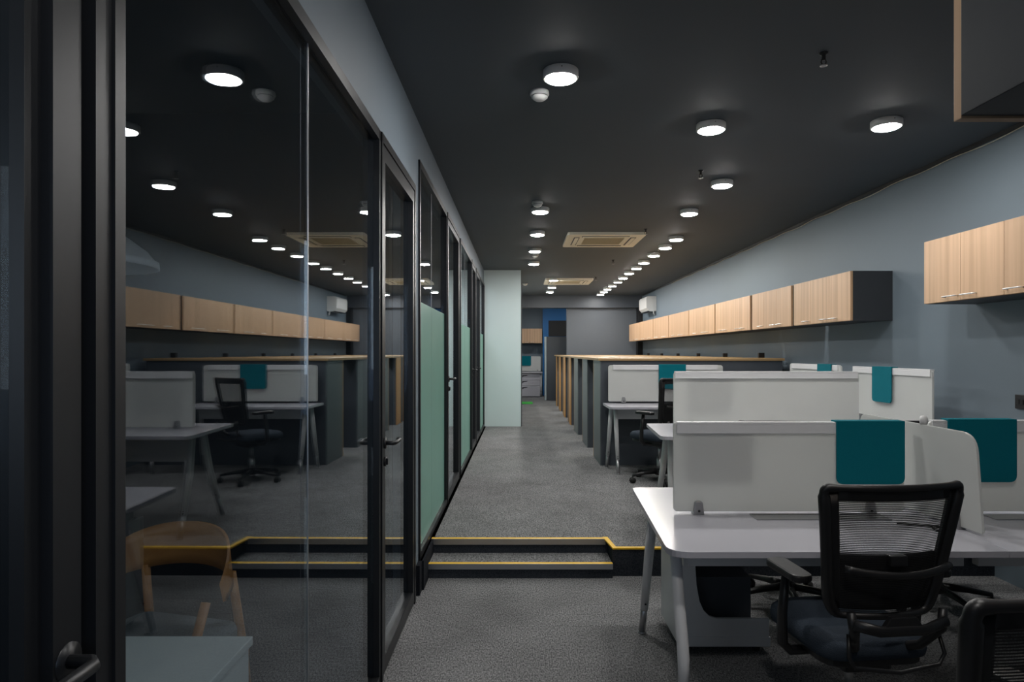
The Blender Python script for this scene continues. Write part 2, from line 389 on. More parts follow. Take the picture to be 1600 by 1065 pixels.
def gdoor(n, d0, d1, z0, z1, label, top=.11, stile=.055, hz=1.08, handle_near=True):
    t = thing('door_%d' % n, label, 'door', lw(d0), -WALL_A, None, 'structure')
    L = d1-d0; j = .028
    MB().box(-.07, .018, 0, j, z0, z1).box(-.07, .018, L-j, L, z0, z1).box(-.07, .018, 0, L, z1-.04, z1).box(-.07, .004, j, L-j, z0, z0+.012).build('door_frame', BA, t)
    a, b = j+.004, L-j-.004
    lf = MB().box(-.05, .014, a, a+stile, z0+.015, z1-.045).box(-.05, .014, b-stile, b, z0+.015, z1-.045)
    lf.box(-.05, .014, a+stile, b-stile, z1-.045-top+.04, z1-.045).box(-.05, .014, a+stile, b-stile, z0+.015, z0+.09)
    leaf = lf.build('door_leaf', BA, t)
    MB().box(-.024, -.014, a+stile, b-stile, z0+.09, z1-.045-top+.04).build('pane', GL, leaf)
    if handle_near: lever(t, a+stile/2, z0+hz, 1, 1); lever(t, a+stile/2, z0+hz, -1, 1)
    else: lever(t, b-stile/2, z0+hz, 1, -1); lever(t, b-stile/2, z0+hz, -1, -1)
    return t
# nearest door: hinged behind the camera side, handle on its far stile
t = thing('door_1', 'black framed glass door at the left edge, nearest the viewer', 'door', lw(-.1), -WALL_A, None, 'structure')
MB().box(-.07, .02, 0, .03, 0, 2.5).box(-.07, .02, 0, 1.125, 2.46, 2.5).box(-.07, .03, 1.062, 1.128, 0, 2.5).box(-.05, .035, 1.10, 1.104, 0, 2.5).build('door_frame', BA, t)
leaf = MB().box(-.05, .006, .034, .12, .01, 2.455).box(-.05, .006, .955, 1.0, .01, 2.455).box(-.05, .022, .985, 1.042, .01, 2.455).box(-.05, .014, .12, .955, 2.34, 2.455).box(-.05, .014, .12, .955, .01, .1).build('door_leaf', BA, t)
MB().box(-.024, -.014, .12, .955, .1, 2.34).build('pane', GL, leaf)
lever(t, 1.015, 1.075, 1, -1)
glazing(1, 1.03, 3.02, 0, 2.50, [2.06], 'large clear glass partition of two panes nearest the viewer')
gdoor(2, 3.02, 3.995, 0, 2.50, 'black framed glass door standing just before the steps')
glazing(2, 4.20, 5.78, UP, 2.715, [4.93], 'glass partition with green frosted lower half right above the steps', 1.83)
gdoor(3, 5.78, 6.90, UP, 2.715, 'black framed glass door second along the raised floor side', .09)
glazing(3, 7.10, 8.72, UP, 2.715, [7.9], 'green frosted glass partition between the second and third black doors', 1.815)
gdoor(4, 8.72, 9.50, UP, 2.715, 'black framed glass door third from the steps', .09)
gdoor(5, 9.58, 10.45, UP, 2.715, 'black framed glass door nearest the pale wall block', .09)
glazing(4, 10.45, 11.8, UP, 2.715, [11.1], 'farthest green frosted glass partition touching the pale wall block', 1.81)

# ------------------------------------------------------------------ ceiling fittings
def px(x, y, zc):
    D = F*(zc-EYE)/(550-y); return ((x-808)*D/F, D)
def downlight(x, y, label, group, mat='led'):
    t = thing('ceiling_light', label, 'ceiling light', (x, y, CEIL), 0, group)
    MB().lathe([(.088, 0), (.092, -.004), (.092, -.040), (.088, -.045), (.078, -.045), (.076, -.040), (.076, -.036)], cap=False).lathe([(.088, 0), (.0, -.0)], cap=False).build('housing', M['offwhite'], t)
    MB().lathe([(.0, -.038), (.076, -.038), (.0765, -.0465), (.072, -.0505), (.05, -.052), (.0, -.0525)], cap=False).build('diffuser', M[mat], t)
    MB().tube([(0, -.092, -.017), (0, -.0945, -.017)], .003, 8).build('screw', M['black'], t)
    return t
near = [((876, 122), 'round surface light above the corridor, nearest the viewer'),
        ((1111, 203), 'round ceiling light standing alone between the two rows, middle of the near three'),
        ((1385, 198), 'round ceiling light beside the hanging cabinet at the top right'),
        ((1128, 290), 'round ceiling light just in front of the start of the long right row')]
for (a, b), l in near:
    x, y = px(a, b, CEIL-.04); downlight(x, y, l, None)
for (x, y), l in [((1.24, 1.55), 'round ceiling light above the foreground desks, out of view overhead'), ((.2, .3), 'round ceiling light directly above the viewer')]:
    downlight(x, y, l, None)
for (x, y), l in [((-1.1, 9.95), 'round ceiling light inside the lit room behind the last black door, nearer one'), ((-1.5, 11.3), 'round ceiling light inside the lit room behind the last black door, farther one'), ((.5, 18.6), 'round ceiling light of the far bay, hidden behind the beam'), ((2.0, 18.6), 'round ceiling light of the far bay on the right, hidden behind the beam')]:
    downlight(x, y, l, None)
rowR = [(1076.9, 334), (1056.4, 374.4), (1039.3, 387.5), (1021.5, 399.5), (1006.1, 411), (994.3, 419.4), (983, 427.3), (973.6, 434.6), (965.4, 440.8), (957, 447), (949.2, 452), (943.6, 456.4), (938.5, 460.3)]
for i, (a, b) in enumerate(rowR):
    x, y = px(a, b, CEIL-.04); downlight(x, min(y, 16.75), ('yellowish ' if i == 3 else '')+'round ceiling light, %s in the long right row' % ORD[i], 'ceiling lights in the long right row', 'led_warm' if i == 3 else 'led')
rowL = [(844.1, 331), (839.8, 366.7), (835.7, 392.7), (834, 412.5)]
for i, (a, b) in enumerate(rowL):
    x, y = px(a, b, CEIL-.04); downlight(x, y, 'round ceiling light over the corridor, %s past the single large one' % ['first', 'second', 'third', 'fourth'][i], 'ceiling lights over the corridor')
for i, (a, b) in enumerate([(864.8, 438), (862.5, 449), (859, 456.5)]):
    x, y = px(a, b, CEIL-.04); downlight(x, y, 'round ceiling light, %s of three by the far ceiling air conditioner' % ['nearest', 'middle', 'farthest'][i], 'ceiling lights by the far ceiling air conditioner')
# smoke detectors
def detector(x, y, label):
    t = thing('smoke_detector', label, 'smoke detector', (x, y, CEIL), 0, 'smoke detectors')
    MB().lathe([(.0, 0), (.052, 0), (.054, -.018), (.050, -.024), (.0, -.024)], cap=False).build('base', M['offwhite'], t)
    MB().lathe([(.0, -.024), (.042, -.024), (.046, -.034), (.03, -.047), (.014, -.052), (.0, -.052)], cap=False).build('sensor_head', M['offwhite'], t)
    MB().lathe([(.034, -.0245), (.0435, -.0245), (.0435, -.0285), (.034, -.0285)], cap=False).build('vent_slot', M['black'], t)
for (a, b), l in [((843, 150), 'round white smoke detector close behind the nearest corridor light'),
                  ((839.5, 319), 'round white smoke detector in front of the first light past the large corridor light'),
                  ((836, 399.5), 'pale smoke detector between the third and fourth corridor lights past the large one'),
                  ((820.5, 444), 'small pale smoke detector beside the far ceiling air conditioner')]:
    x, y = px(a, b, CEIL-.025); detector(x, y, l)
def sprinkler(x, y, label):
    t = thing('sprinkler', label, 'sprinkler', (x, y, CEIL), 0, 'ceiling sprinklers')
    MB().lathe([(.0, 0), (.022, 0), (.018, -.008), (.010, -.010), (.010, -.035), (.0, -.035)], cap=False).build('pipe_stub', M['black'], t)
    MB().tube([(-.009, 0, -.03), (-.013, 0, -.045), (-.004, 0, -.06)], .003, 8).tube([(.009, 0, -.03), (.013, 0, -.045), (.004, 0, -.06)], .003, 8).build('yoke', M['black'], t)
    MB().lathe([(.0, -.058), (.018, -.060), (.018, -.063), (.0, -.063)], cap=False).build('deflector', M['alu'], t)
for (a, b), l in [((1287, 86), 'small black sprinkler nearest the viewer, above the right side'),
                  ((1095, 268), 'small black sprinkler between the lone lights and the right row'),
                  ((1009, 359), 'small black sprinkler at the right corner of the near ceiling air conditioner'),
                  ((958, 407), 'tiny black sprinkler between the two ceiling air conditioners'),
                  ((931, 433.5), 'tiny black sprinkler at the right corner of the far ceiling air conditioner')]:
    x, y = px(a, b, CEIL-.01); sprinkler(x, y, l)
# ceiling cassette air conditioners
def cassette(xc, yc, label):
    t = thing('ceiling_air_conditioner', label, 'air conditioner', (xc, yc, CEIL), 0, 'ceiling cassette air conditioners')
    h = .475; z = -.035
    o = rounded([(-h, -h), (h, -h), (h, h), (-h, h)], .04, 4); i_ = rounded([(-.25, -.25), (.25, -.25), (.25, .25), (-.25, .25)], .01, 4)
    MB().ring(o, i_, z, 0, 'z').build('panel', M['cream'], t)
    g = MB().box(-.25, .25, -.25, .25, -.02, -.012)
    for k in range(17): g.box(-.25, .25, -.24+k*.03-.004, -.24+k*.03+.004, -.032, -.02)
    g.build('intake_grille', M['cream_dark'], t)
    for k in range(4):
        a = k*math.pi/2
        def R(bx):
            m = MB(); m.box(*bx)
            bmesh.ops.rotate(m.bm, cent=(0, 0, 0), matrix=Matrix.Rotation(a, 3, 'Z'), verts=m.bm.verts); return m
        s = R((-.29, .29, .315, .385, z-.003, z+.01)).build('outlet', M['sock'], t)
        v = R((-.28, .28, .328, .372, z-.012, z-.004)).build('louvre', M['cream'], t)
cassette(1.09, 8.53, 'square cream ceiling air conditioner nearer the viewer, above the near partition')
cassette(1.03, 13.55, 'square cream ceiling air conditioner farther away, near the end of the corridor')
# wall split unit
t = thing('wall_air_conditioner', 'white wall air conditioner mounted above the farthest oak cabinets', 'air conditioner', (XR, 15.3, 2.45))
prof = rounded([(0, 0), (-.15, -.01), (-.225, .07), (-.23, .30), (-.20, .34), (0, .34)], [0, .03, .03, .04, .03, 0], 4)
MB().prism([(a, b) for a, b in prof], 0, .92, 'y').build('body', M['offwhite'], t)
MB().box(-.2, -.1, .05, .87, -.012, .002).build('outlet_flap', M['black'], t)
MB().tube([(-.06, .02, .01), (-.06, .0, -.06), (-.03, .03, -.1), (-.01, .1, -.05)], .012, 8).build('drain_hose', M['offwhite'], t)

# ------------------------------------------------------------------ wall cabinets
def bar_handle(p, parent, axis):
    """p = centre on door face; axis 'y' = door faces -x ; 'x' = door faces +y"""
    h = MB(); L = .062
    if axis == 'y':
        a = (p[0], p[1]-L, p[2]); b = (p[0], p[1]+L, p[2]); o = Vector((-.028, 0, 0))
    a = Vector(a); b = Vector(b)
    h.tube([a, a+o*.9, a+o+(b-a)*.08, b+o-(b-a)*.08, b+o*.9, b], .0045, 10)
    return h.build('handle', M['chrome'], parent)
def wall_cabinet(d0, d1, nd, z0, z1, label, hs, group):
    """box on right wall; nd doors; hs: list of 'n'/'f' (handle near its near or far edge)"""
    t = thing('wall_cabinet', label, 'wall cabinet', (2.84, d0, z0), 0, group)
    L = d1-d0; H = z1-z0
    MB().box(.02, XR-2.84, 0, L, 0, H, .001).build('body', M['char'], t)
    MB().box(.0185, .0205, 0, L, 0, .004).box(.0185, .0205, 0, .004, 0, H).build('edge_band', M['wood_edge'], t)
    w_ = L/nd
    for i in range(nd):
        a, b = i*w_+.0015, (i+1)*w_-.0015
        dr = MB().box(0, .0185, a, b, .002, H-.001, .0008).build('door', M['wood'], t)
        yh = a+.085 if hs[i] == 'n' else b-.085
        bar_handle((0, yh, .032), dr, 'y')
    return t
wall_cabinet(3.50, 4.646, 3, 1.834, 2.267, 'oak-fronted wall cabinet hanging apart at the right edge, nearest the viewer', ['n', 'f', 'n'][::-1] if 0 else ['f', 'f', 'n'], None)
ends = [(5.672, 6.835, 3), (6.905, 8.045, 3), (8.12, 9.53, 4), (9.58, 11.0, 3), (11.045, 12.47, 3), (12.51, 13.9, 4), (13.93, 15.37, 4), (15.4, 16.88, 4)]
pos = ['nearest of the long row, with its dark side showing', 'second from the near end of the long row', 'third from the near end of the long row', 'fourth from the near end of the long row',
       'fifth from the near end of the long row', 'sixth from the near end of the long row', 'second from the far end of the long row', 'last at the far end of the long row by the slate wall']
for (a, b, n), p in zip(ends, pos):
    hs = ['f', 'n', 'n'] if n == 3 else ['f', 'n', 'f', 'n']
    wall_cabinet(a, b, n, 1.77, 2.193, 'oak-fronted wall cabinet, '+p, hs, 'oak wall cabinets in the long row')
# hanging cabinet beside the camera, doors facing away from it
t = thing('wall_cabinet', 'dark wall cabinet with oak edge hanging at the top right corner, seen from below', 'wall cabinet', (.62, .4, 1.83))
MB().box(0, 1.5, .0, .53, 0, .6, .001).build('body', M['char'], t)
for k in range(3): MB().box(k*.5+.001, k*.5+.499, .531, .547, -.003, .6, .0008).build('door', M['wood'], t)

# ------------------------------------------------------------------ desks, screens
def desk(name_label, outline, ztop, legs, beams, z0, extra=None, group='white workstation desks'):
    t = thing('workstation_desk', name_label, 'desk', (0, 0, 0), 0, group)
    MB().prism(outline, ztop-.026, ztop, 'z', .002).build('desktop', M['white'], t)
    for pts in legs:
        lg = MB().tube(pts[:-1]+[pts[-2]], .021, 14) if 0 else None
        P = [Vector(p) for p in pts]; last = P[-1]; prev = P[-2]
        k = (last.z-z0-.15)/(last.z-prev.z) if last.z != prev.z else .3
        k = .15/(prev.z-last.z); mid = last+(prev-last)*min(k, .9)
        l = MB().tube(P[:-1]+[mid], [.024]*(len(P)-1)+[.0205], 16).build('leg', M['white_metal'], t)
        MB().tube([mid, last+Vector((0, 0, .008))], .0175, 14).tube([last+Vector((0, 0, .008)), last], .021, 14).build('foot_sleeve', M['alu'], l)
        q = mid+(prev-mid)*.12; q2 = mid+(prev-mid)*.02
        MB().tube([q+Vector((-.0, -.019, 0)), q+Vector((0, -.0245, 0))], .005, 8).tube([q2+Vector((0, -.017, .012)), q2+Vector((0, -.0235, .012))], .005, 8).build('bolt', M['black'], l)
    for b in beams: MB().box(*b, .002).build('crossbeam', M['white_metal'], t)
    return t
def clamp(parent, x, y, z, along='x'):
    """little grey wedge clamp holding a screen"""
    o = rounded([(-.026, 0), (.026, 0), (.017, .063), (-.017, .063)], [.003, .003, .012, .012], 4)
    m = MB()
    if along == 'x':
        m.prism([(x+a, z+b) for a, b in o], y-.028, y+.028, 'y', .003)
    else:
        m.prism([(y+a, z+b) for a, b in o], x-.028, x+.028, 'x', .003)
    c = m.build('clamp', M['alu'], parent)
    if along == 'x': MB().tube([(x, y-.027, z+.018), (x, y-.031, z+.018)], .006, 10).build('bolt', M['black'], c)
    return c
def screen(label, x0, x1, y, z0, z1, rail, clamps, group='white desk screens', corners=(.03, .03)):
    """desk screen in an XZ plane; corners (left, right) radius"""
    t = thing('desk_screen', label, 'desk screen', (0, 0, 0), 0, group)
    o = rounded([(x0, z0), (x1, z0), (x1, z1), (x0, z1)], [.02, .02, corners[1], corners[0]], 5)
    MB().prism(o, y-.008, y+.008, 'y', .002).build('panel', M['screen'], t)
    if rail:
        MB().box(rail[0], rail[1], y-.017, y+.017, z1-.010, z1+.003, .002).box(rail[0], rail[1], y-.0175, y-.008, z1-.05, z1-.01, .002).box(rail[0], rail[1], y-.022, y-.017, z1-.05, z1-.044).build('top_rail', M['white_metal'], t)
    for c in clamps: clamp(t, c, y, z0-.012)
    return t
def felt_pad(label, x0, x1, y, zt, zb, group='teal felt pads'):
    t = thing('felt_pad', label, 'felt pad', (0, 0, 0), 0, group)
    o = rounded([(x0, zb), (x1, zb), (x1, zt), (x0, zt)], [.035, .035, .002, .002], 6)
    MB().prism(o, y-.032, y-.024, 'y', .001).build('front_flap', M['teal'], t)
    MB().box(x0, x1, y-.032, y+.028, zt-.002, zt+.006, .002).build('top_fold', M['teal'], t)
    return t
def screenY(label, x, y0, y1, z0, z1, rail, clamps, group='white desk screens'):
    t = thing('desk_screen', label, 'desk screen', (0, 0, 0), 0, group)
    o = rounded([(y0, z0), (y1, z0), (y1, z1), (y0, z1)], [.02, .02, .03, .03], 5)
    MB().prism(o, x-.008, x+.008, 'x', .002).build('panel', M['screen'], t)
    if rail: MB().box(x-.017, x+.017, rail[0], rail[1], z1-.010, z1+.003, .002).box(x-.0175, x-.008, rail[0], rail[1], z1-.05, z1-.01, .002).build('top_rail', M['white_metal'], t)
    for c in clamps: clamp(t, x, c, z0-.06, 'y')
    return t
# near bench (lower floor)
ZD = .73
out1 = rounded([(.585, 2.567), (1.905, 2.575), (1.905, 3.795), (.655, 3.795)], [.09, .004, .004, .05], 7)
d1 = desk('large white desk in the foreground beside the corridor, a chair pushed up to it', out1, ZD,
     [[(.675, 3.30, ZD-.03), (.672, 3.40, .45), (.668, 3.56, 0)], [(.655, 2.76, ZD-.03), (.655, 2.70, .50), (.660, 2.655, .34), (.662, 2.648, .28), (.662, 2.645, 0)]],
     [(.70, 1.88, 2.80, 2.84, ZD-.13, ZD-.03), (.70, 1.88, 3.38, 3.42, ZD-.13, ZD-.03), (.655, .70, 2.72, 3.36, ZD-.07, ZD-.03)], 0)
MB().box(1.10, 1.72, 3.052, 3.056, ZD, ZD+.004).box(1.10, 1.72, 3.150, 3.156, ZD, ZD+.006).box(1.10, 1.106, 3.055, 3.15, ZD, ZD+.004).box(1.714, 1.72, 3.055, 3.15, ZD, ZD+.004).build('cable_tray_frame', M['alu'], d1)
MB().box(1.106, 1.714, 3.056, 3.15, ZD+.0003, ZD+.003).build('cable_flap', M['alu'], d1)
out2 = rounded([(1.908, 2.575), (3.12, 2.575), (3.12, 3.795), (1.908, 3.795)], [.004, .09, .05, .004], 7)
d2 = desk('white desk at the right edge, across the tall frosted divider from the foreground desk', out2, ZD,
     [[(3.03, 3.30, ZD-.03), (3.03, 3.40, .45), (3.04, 3.56, 0)], [(3.03, 2.76, ZD-.03), (3.03, 2.70, .45), (3.04, 2.62, 0)]],
     [(1.94, 3.0, 2.80, 2.84, ZD-.13, ZD-.03), (1.94, 3.0, 3.38, 3.42, ZD-.13, ZD-.03)], 0)
MB().box(2.2, 2.8, 3.056, 3.15, ZD+.0003, ZD+.004).build('cable_flap', M['alu'], d2)
SY = 3.18; ZS = 1.165
screen('wide white screen with teal pad on the foreground desk', .746, 1.845, SY, ZD+.012, ZS, (.76, 1.835), [.862, 1.68], corners=(.012, .012))
felt_pad('teal felt pad hung on the foreground screen, left of the tall divider', 1.512, 1.835, SY, ZS+.004, .875)
screen('white screen at the right edge, past the tall divider', 1.96, 3.08, SY, ZD+.012, ZS+.008, (1.975, 3.07), [2.05, 2.95])
felt_pad('teal felt pad hung at the right edge, past the tall divider', 2.04, 2.365, SY, ZS+.012, .885)
def back_pad(label, x0, x1, y, zt, zb):
    t = thing('felt_pad', label, 'felt pad', (0, 0, 0), 0, 'teal felt pads')
    MB().prism(rounded([(x0, zb), (x1, zb), (x1, zt-.05), (x0, zt-.05)], [.035, .035, .002, .002], 6), y+.0085, y+.0165, 'y', .001).build('back_flap', M['teal'], t)
back_pad('felt pad on the far side of the foreground screen, showing through as a grey shape', .80, 1.125, SY, ZS, .875)
back_pad('felt pad on the far side of the second screen, showing through as a grey shape', 1.29, 1.64, 5.07, UP+1.166, 1.03)
# frosted divider, tilted a little in plan
dv = thing('desk_screen', 'tall frosted divider panel with rounded corner between the two foreground desks', 'desk screen', (1.908, 3.18, ZD), math.radians(5), 'white desk screens')
o = rounded([(-.41, .012), (.44, .012), (.44, .44), (-.37, .425)], [.01, .02, .05, .09], 7)
MB().prism(o, -.006, .006, 'x', .002).build('panel', M['screen'], dv)
for yy in (-.27, .3): MB().prism(rounded([(yy-.02, 0), (yy+.02, 0), (yy+.014, .075), (yy-.014, .075)], .006, 3), -.02, .02, 'x', .003).build('clamp', M['alu'], dv)
# white plastic knobs where screens meet the divider
tag(MB().lathe([(0, 0), (.016, 0), (.019, .02), (.014, .036), (0, .04)], (1.918, 3.14, ZD+.432), 14, False).build('screen_connector', M['offwhite']), 'small white knob on top of the tall foreground divider', 'connector')
# pedestal with curved cut-out under the foreground desk
t = thing('storage_pedestal', 'white pedestal with a curved front opening under the foreground desk', 'pedestal', (.80, 3.30, .045))
MB().box(0, .018, 0, .40, 0, .54, .002).build('side_panel', M['white_metal'], t)
fo = [(0, 0), (.45, 0), (.45, .045), (.452, .13), (.22, .132)] 
cut = [(0.018, 0), (.45, 0), (.45, .135), (.19, .135), (.155, .145), (.125, .175), (.105, .22), (.09, .30), (.075, .54), (.018, .54)]
MB().prism(cut, 0, .018, 'y', .001).build('front_panel', M['white_metal'], t)
MB().box(.018, .455, -.006, .40, -.002, .045, .002).build('bottom_panel', M['white_metal'], t)
MB().box(.018, .45, .38, .40, .045, .54).build('back_panel', M['char'], t)
MB().box(.018, .40, .12, .38, .045, .30).build('inner_drawer', M['slate'], t)
for cx, cy in ((.05, .05), (.40, .05), (.05, .35), (.40, .35)):
    MB().tube([(cx-.012, cy, -.021), (cx+.012, cy, -.021)], .023, 14).build('caster', M['rubber'], t)
# loose cable lying behind the chair on the desk
pts = [(1.70, 2.98), (1.76, 2.95), (1.82, 2.93), (1.86, 2.90), (1.87, 2.86), (1.84, 2.84), (1.80, 2.86), (1.81, 2.90), (1.86, 2.94)]
tag(MB().tube([(a, b, ZD+.006) for a, b in pts], .0045, 8).build('cable', M['black']), 'short black cable coiled on the foreground desk behind the chair back', 'cable')

# second bench on the raised floor
Z2 = UP+ZD
desk('white desk on the raised floor just behind the foreground desk', rounded([(1.0, 4.62), (2.60, 4.62), (2.60, 5.47), (1.06, 5.47)], [.06, .004, .004, .04], 6), Z2,
     [[(1.14, 4.93, Z2-.03), (1.12, 4.85, .6), (1.09, 4.66, UP)], [(1.15, 5.12, Z2-.03), (1.14, 5.2, .6), (1.12, 5.38, UP)], [(2.5, 4.93, Z2-.03), (2.5, 4.85, .6), (2.5, 4.66, UP)], [(2.5, 5.12, Z2-.03), (2.5, 5.2, .6), (2.5, 5.38, UP)]],
     [(1.2, 2.5, 5.0, 5.02, Z2-.24, Z2-.03)], UP)
screen('white screen seen over the top of the foreground screen', 1.19, 2.60, 5.07, Z2+.012, UP+1.166, (1.20, 2.59), [1.32, 2.45])
desk('white desk along the right wall beyond the tall divider', rounded([(2.62, 4.62), (3.17, 4.62), (3.17, 5.92), (2.62, 5.92)], .02, 4), Z2,
     [[(2.70, 5.8, Z2-.03), (2.69, 5.82, .6), (2.68, 5.86, UP)], [(3.10, 5.8, Z2-.03), (3.1, 5.82, .6), (3.1, 5.86, UP)], [(2.70, 4.74, Z2-.03), (2.69, 4.72, .6), (2.68, 4.68, UP)], [(3.10, 4.74, Z2-.03), (3.1, 4.72, .6), (3.1, 4.68, UP)]],
     [(2.68, 3.12, 5.2, 5.26, Z2-.12, Z2-.03)], UP)
screenY('white screen standing end-on along the right wall, teal pad on it', 2.95, 4.72, 5.83, Z2+.06, 1.374, (4.73, 5.82), [4.78, 5.7])
t = thing('felt_pad', 'teal felt pad on the screen along the right wall', 'felt pad', (0, 0, 0), 0, 'teal felt pads')
MB().prism(rounded([(5.20, 1.10), (5.48, 1.10), (5.48, 1.378), (5.20, 1.378)], [.035, .035, .002, .002], 6), 2.95-.03, 2.95-.022, 'x', .001).build('front_flap', M['teal'], t)
MB().box(2.92, 2.976, 5.20, 5.48, 1.377, 1.384, .002).build('top_fold', M['teal'], t)
desk('white desk along the right wall, mostly hidden behind the raised floor screens', rounded([(2.62, 6.0), (3.17, 6.0), (3.17, 7.22), (2.62, 7.22)], .02, 4), Z2,
     [[(2.70, 7.1, Z2-.03), (2.69, 7.12, .6), (2.68, 7.16, UP)], [(3.10, 7.1, Z2-.03), (3.1, 7.12, .6), (3.1, 7.16, UP)], [(2.70, 6.12, Z2-.03), (2.69, 6.1, .6), (2.68, 6.06, UP)], [(3.10, 6.12, Z2-.03), (3.1, 6.1, .6), (3.1, 6.06, UP)]],
     [(2.68, 3.12, 6.6, 6.66, Z2-.12, Z2-.03)], UP)
screenY('top of a white screen peeking above the raised floor screen near the wall', 2.95, 6.05, 7.18, Z2+.06, 1.378, (6.10, 7.12), [6.2, 7.0])
t = thing('felt_pad', 'teal felt pad barely showing on the peeking screen near the wall', 'felt pad', (0, 0, 0), 0, 'teal felt pads')
MB().prism(rounded([(6.2, 1.10), (6.48, 1.10), (6.48, 1.381), (6.2, 1.381)], [.035, .035, .002, .002], 6), 2.92, 2.928, 'x', .001).build('front_flap', M['teal'], t)
MB().box(2.92, 2.976, 6.2, 6.48, 1.381, 1.388, .002).build('top_fold', M['teal'], t)
# third desk against the first slate partition
desk('white desk standing against the slate partition on the raised floor', rounded([(.99, 7.10), (2.42, 7.10), (2.42, 7.70), (.99, 7.70)], [.05, .004, .004, .02], 6), Z2,
     [[(1.08, 7.31, Z2-.03), (1.085, 7.28, .65), (1.09, 7.17, UP)], [(1.05, 7.42, Z2-.03), (1.04, 7.47, .65), (1.02, 7.58, UP)], [(2.33, 7.30, Z2-.03), (2.33, 7.27, .65), (2.34, 7.17, UP)], [(2.33, 7.5, Z2-.03), (2.33, 7.53, .65), (2.34, 7.60, UP)]],
     [(1.12, 2.3, 7.42, 7.46, Z2-.16, Z2-.03)], UP)
screen('white screen on the desk against the slate partition', 1.045, 2.36, 7.64, Z2+.02, UP+1.165, (1.10, 2.30), [1.22, 2.2])
felt_pad('teal felt pad on the screen against the slate partition', 1.62, 1.93, 7.64, UP+1.17, 1.08)

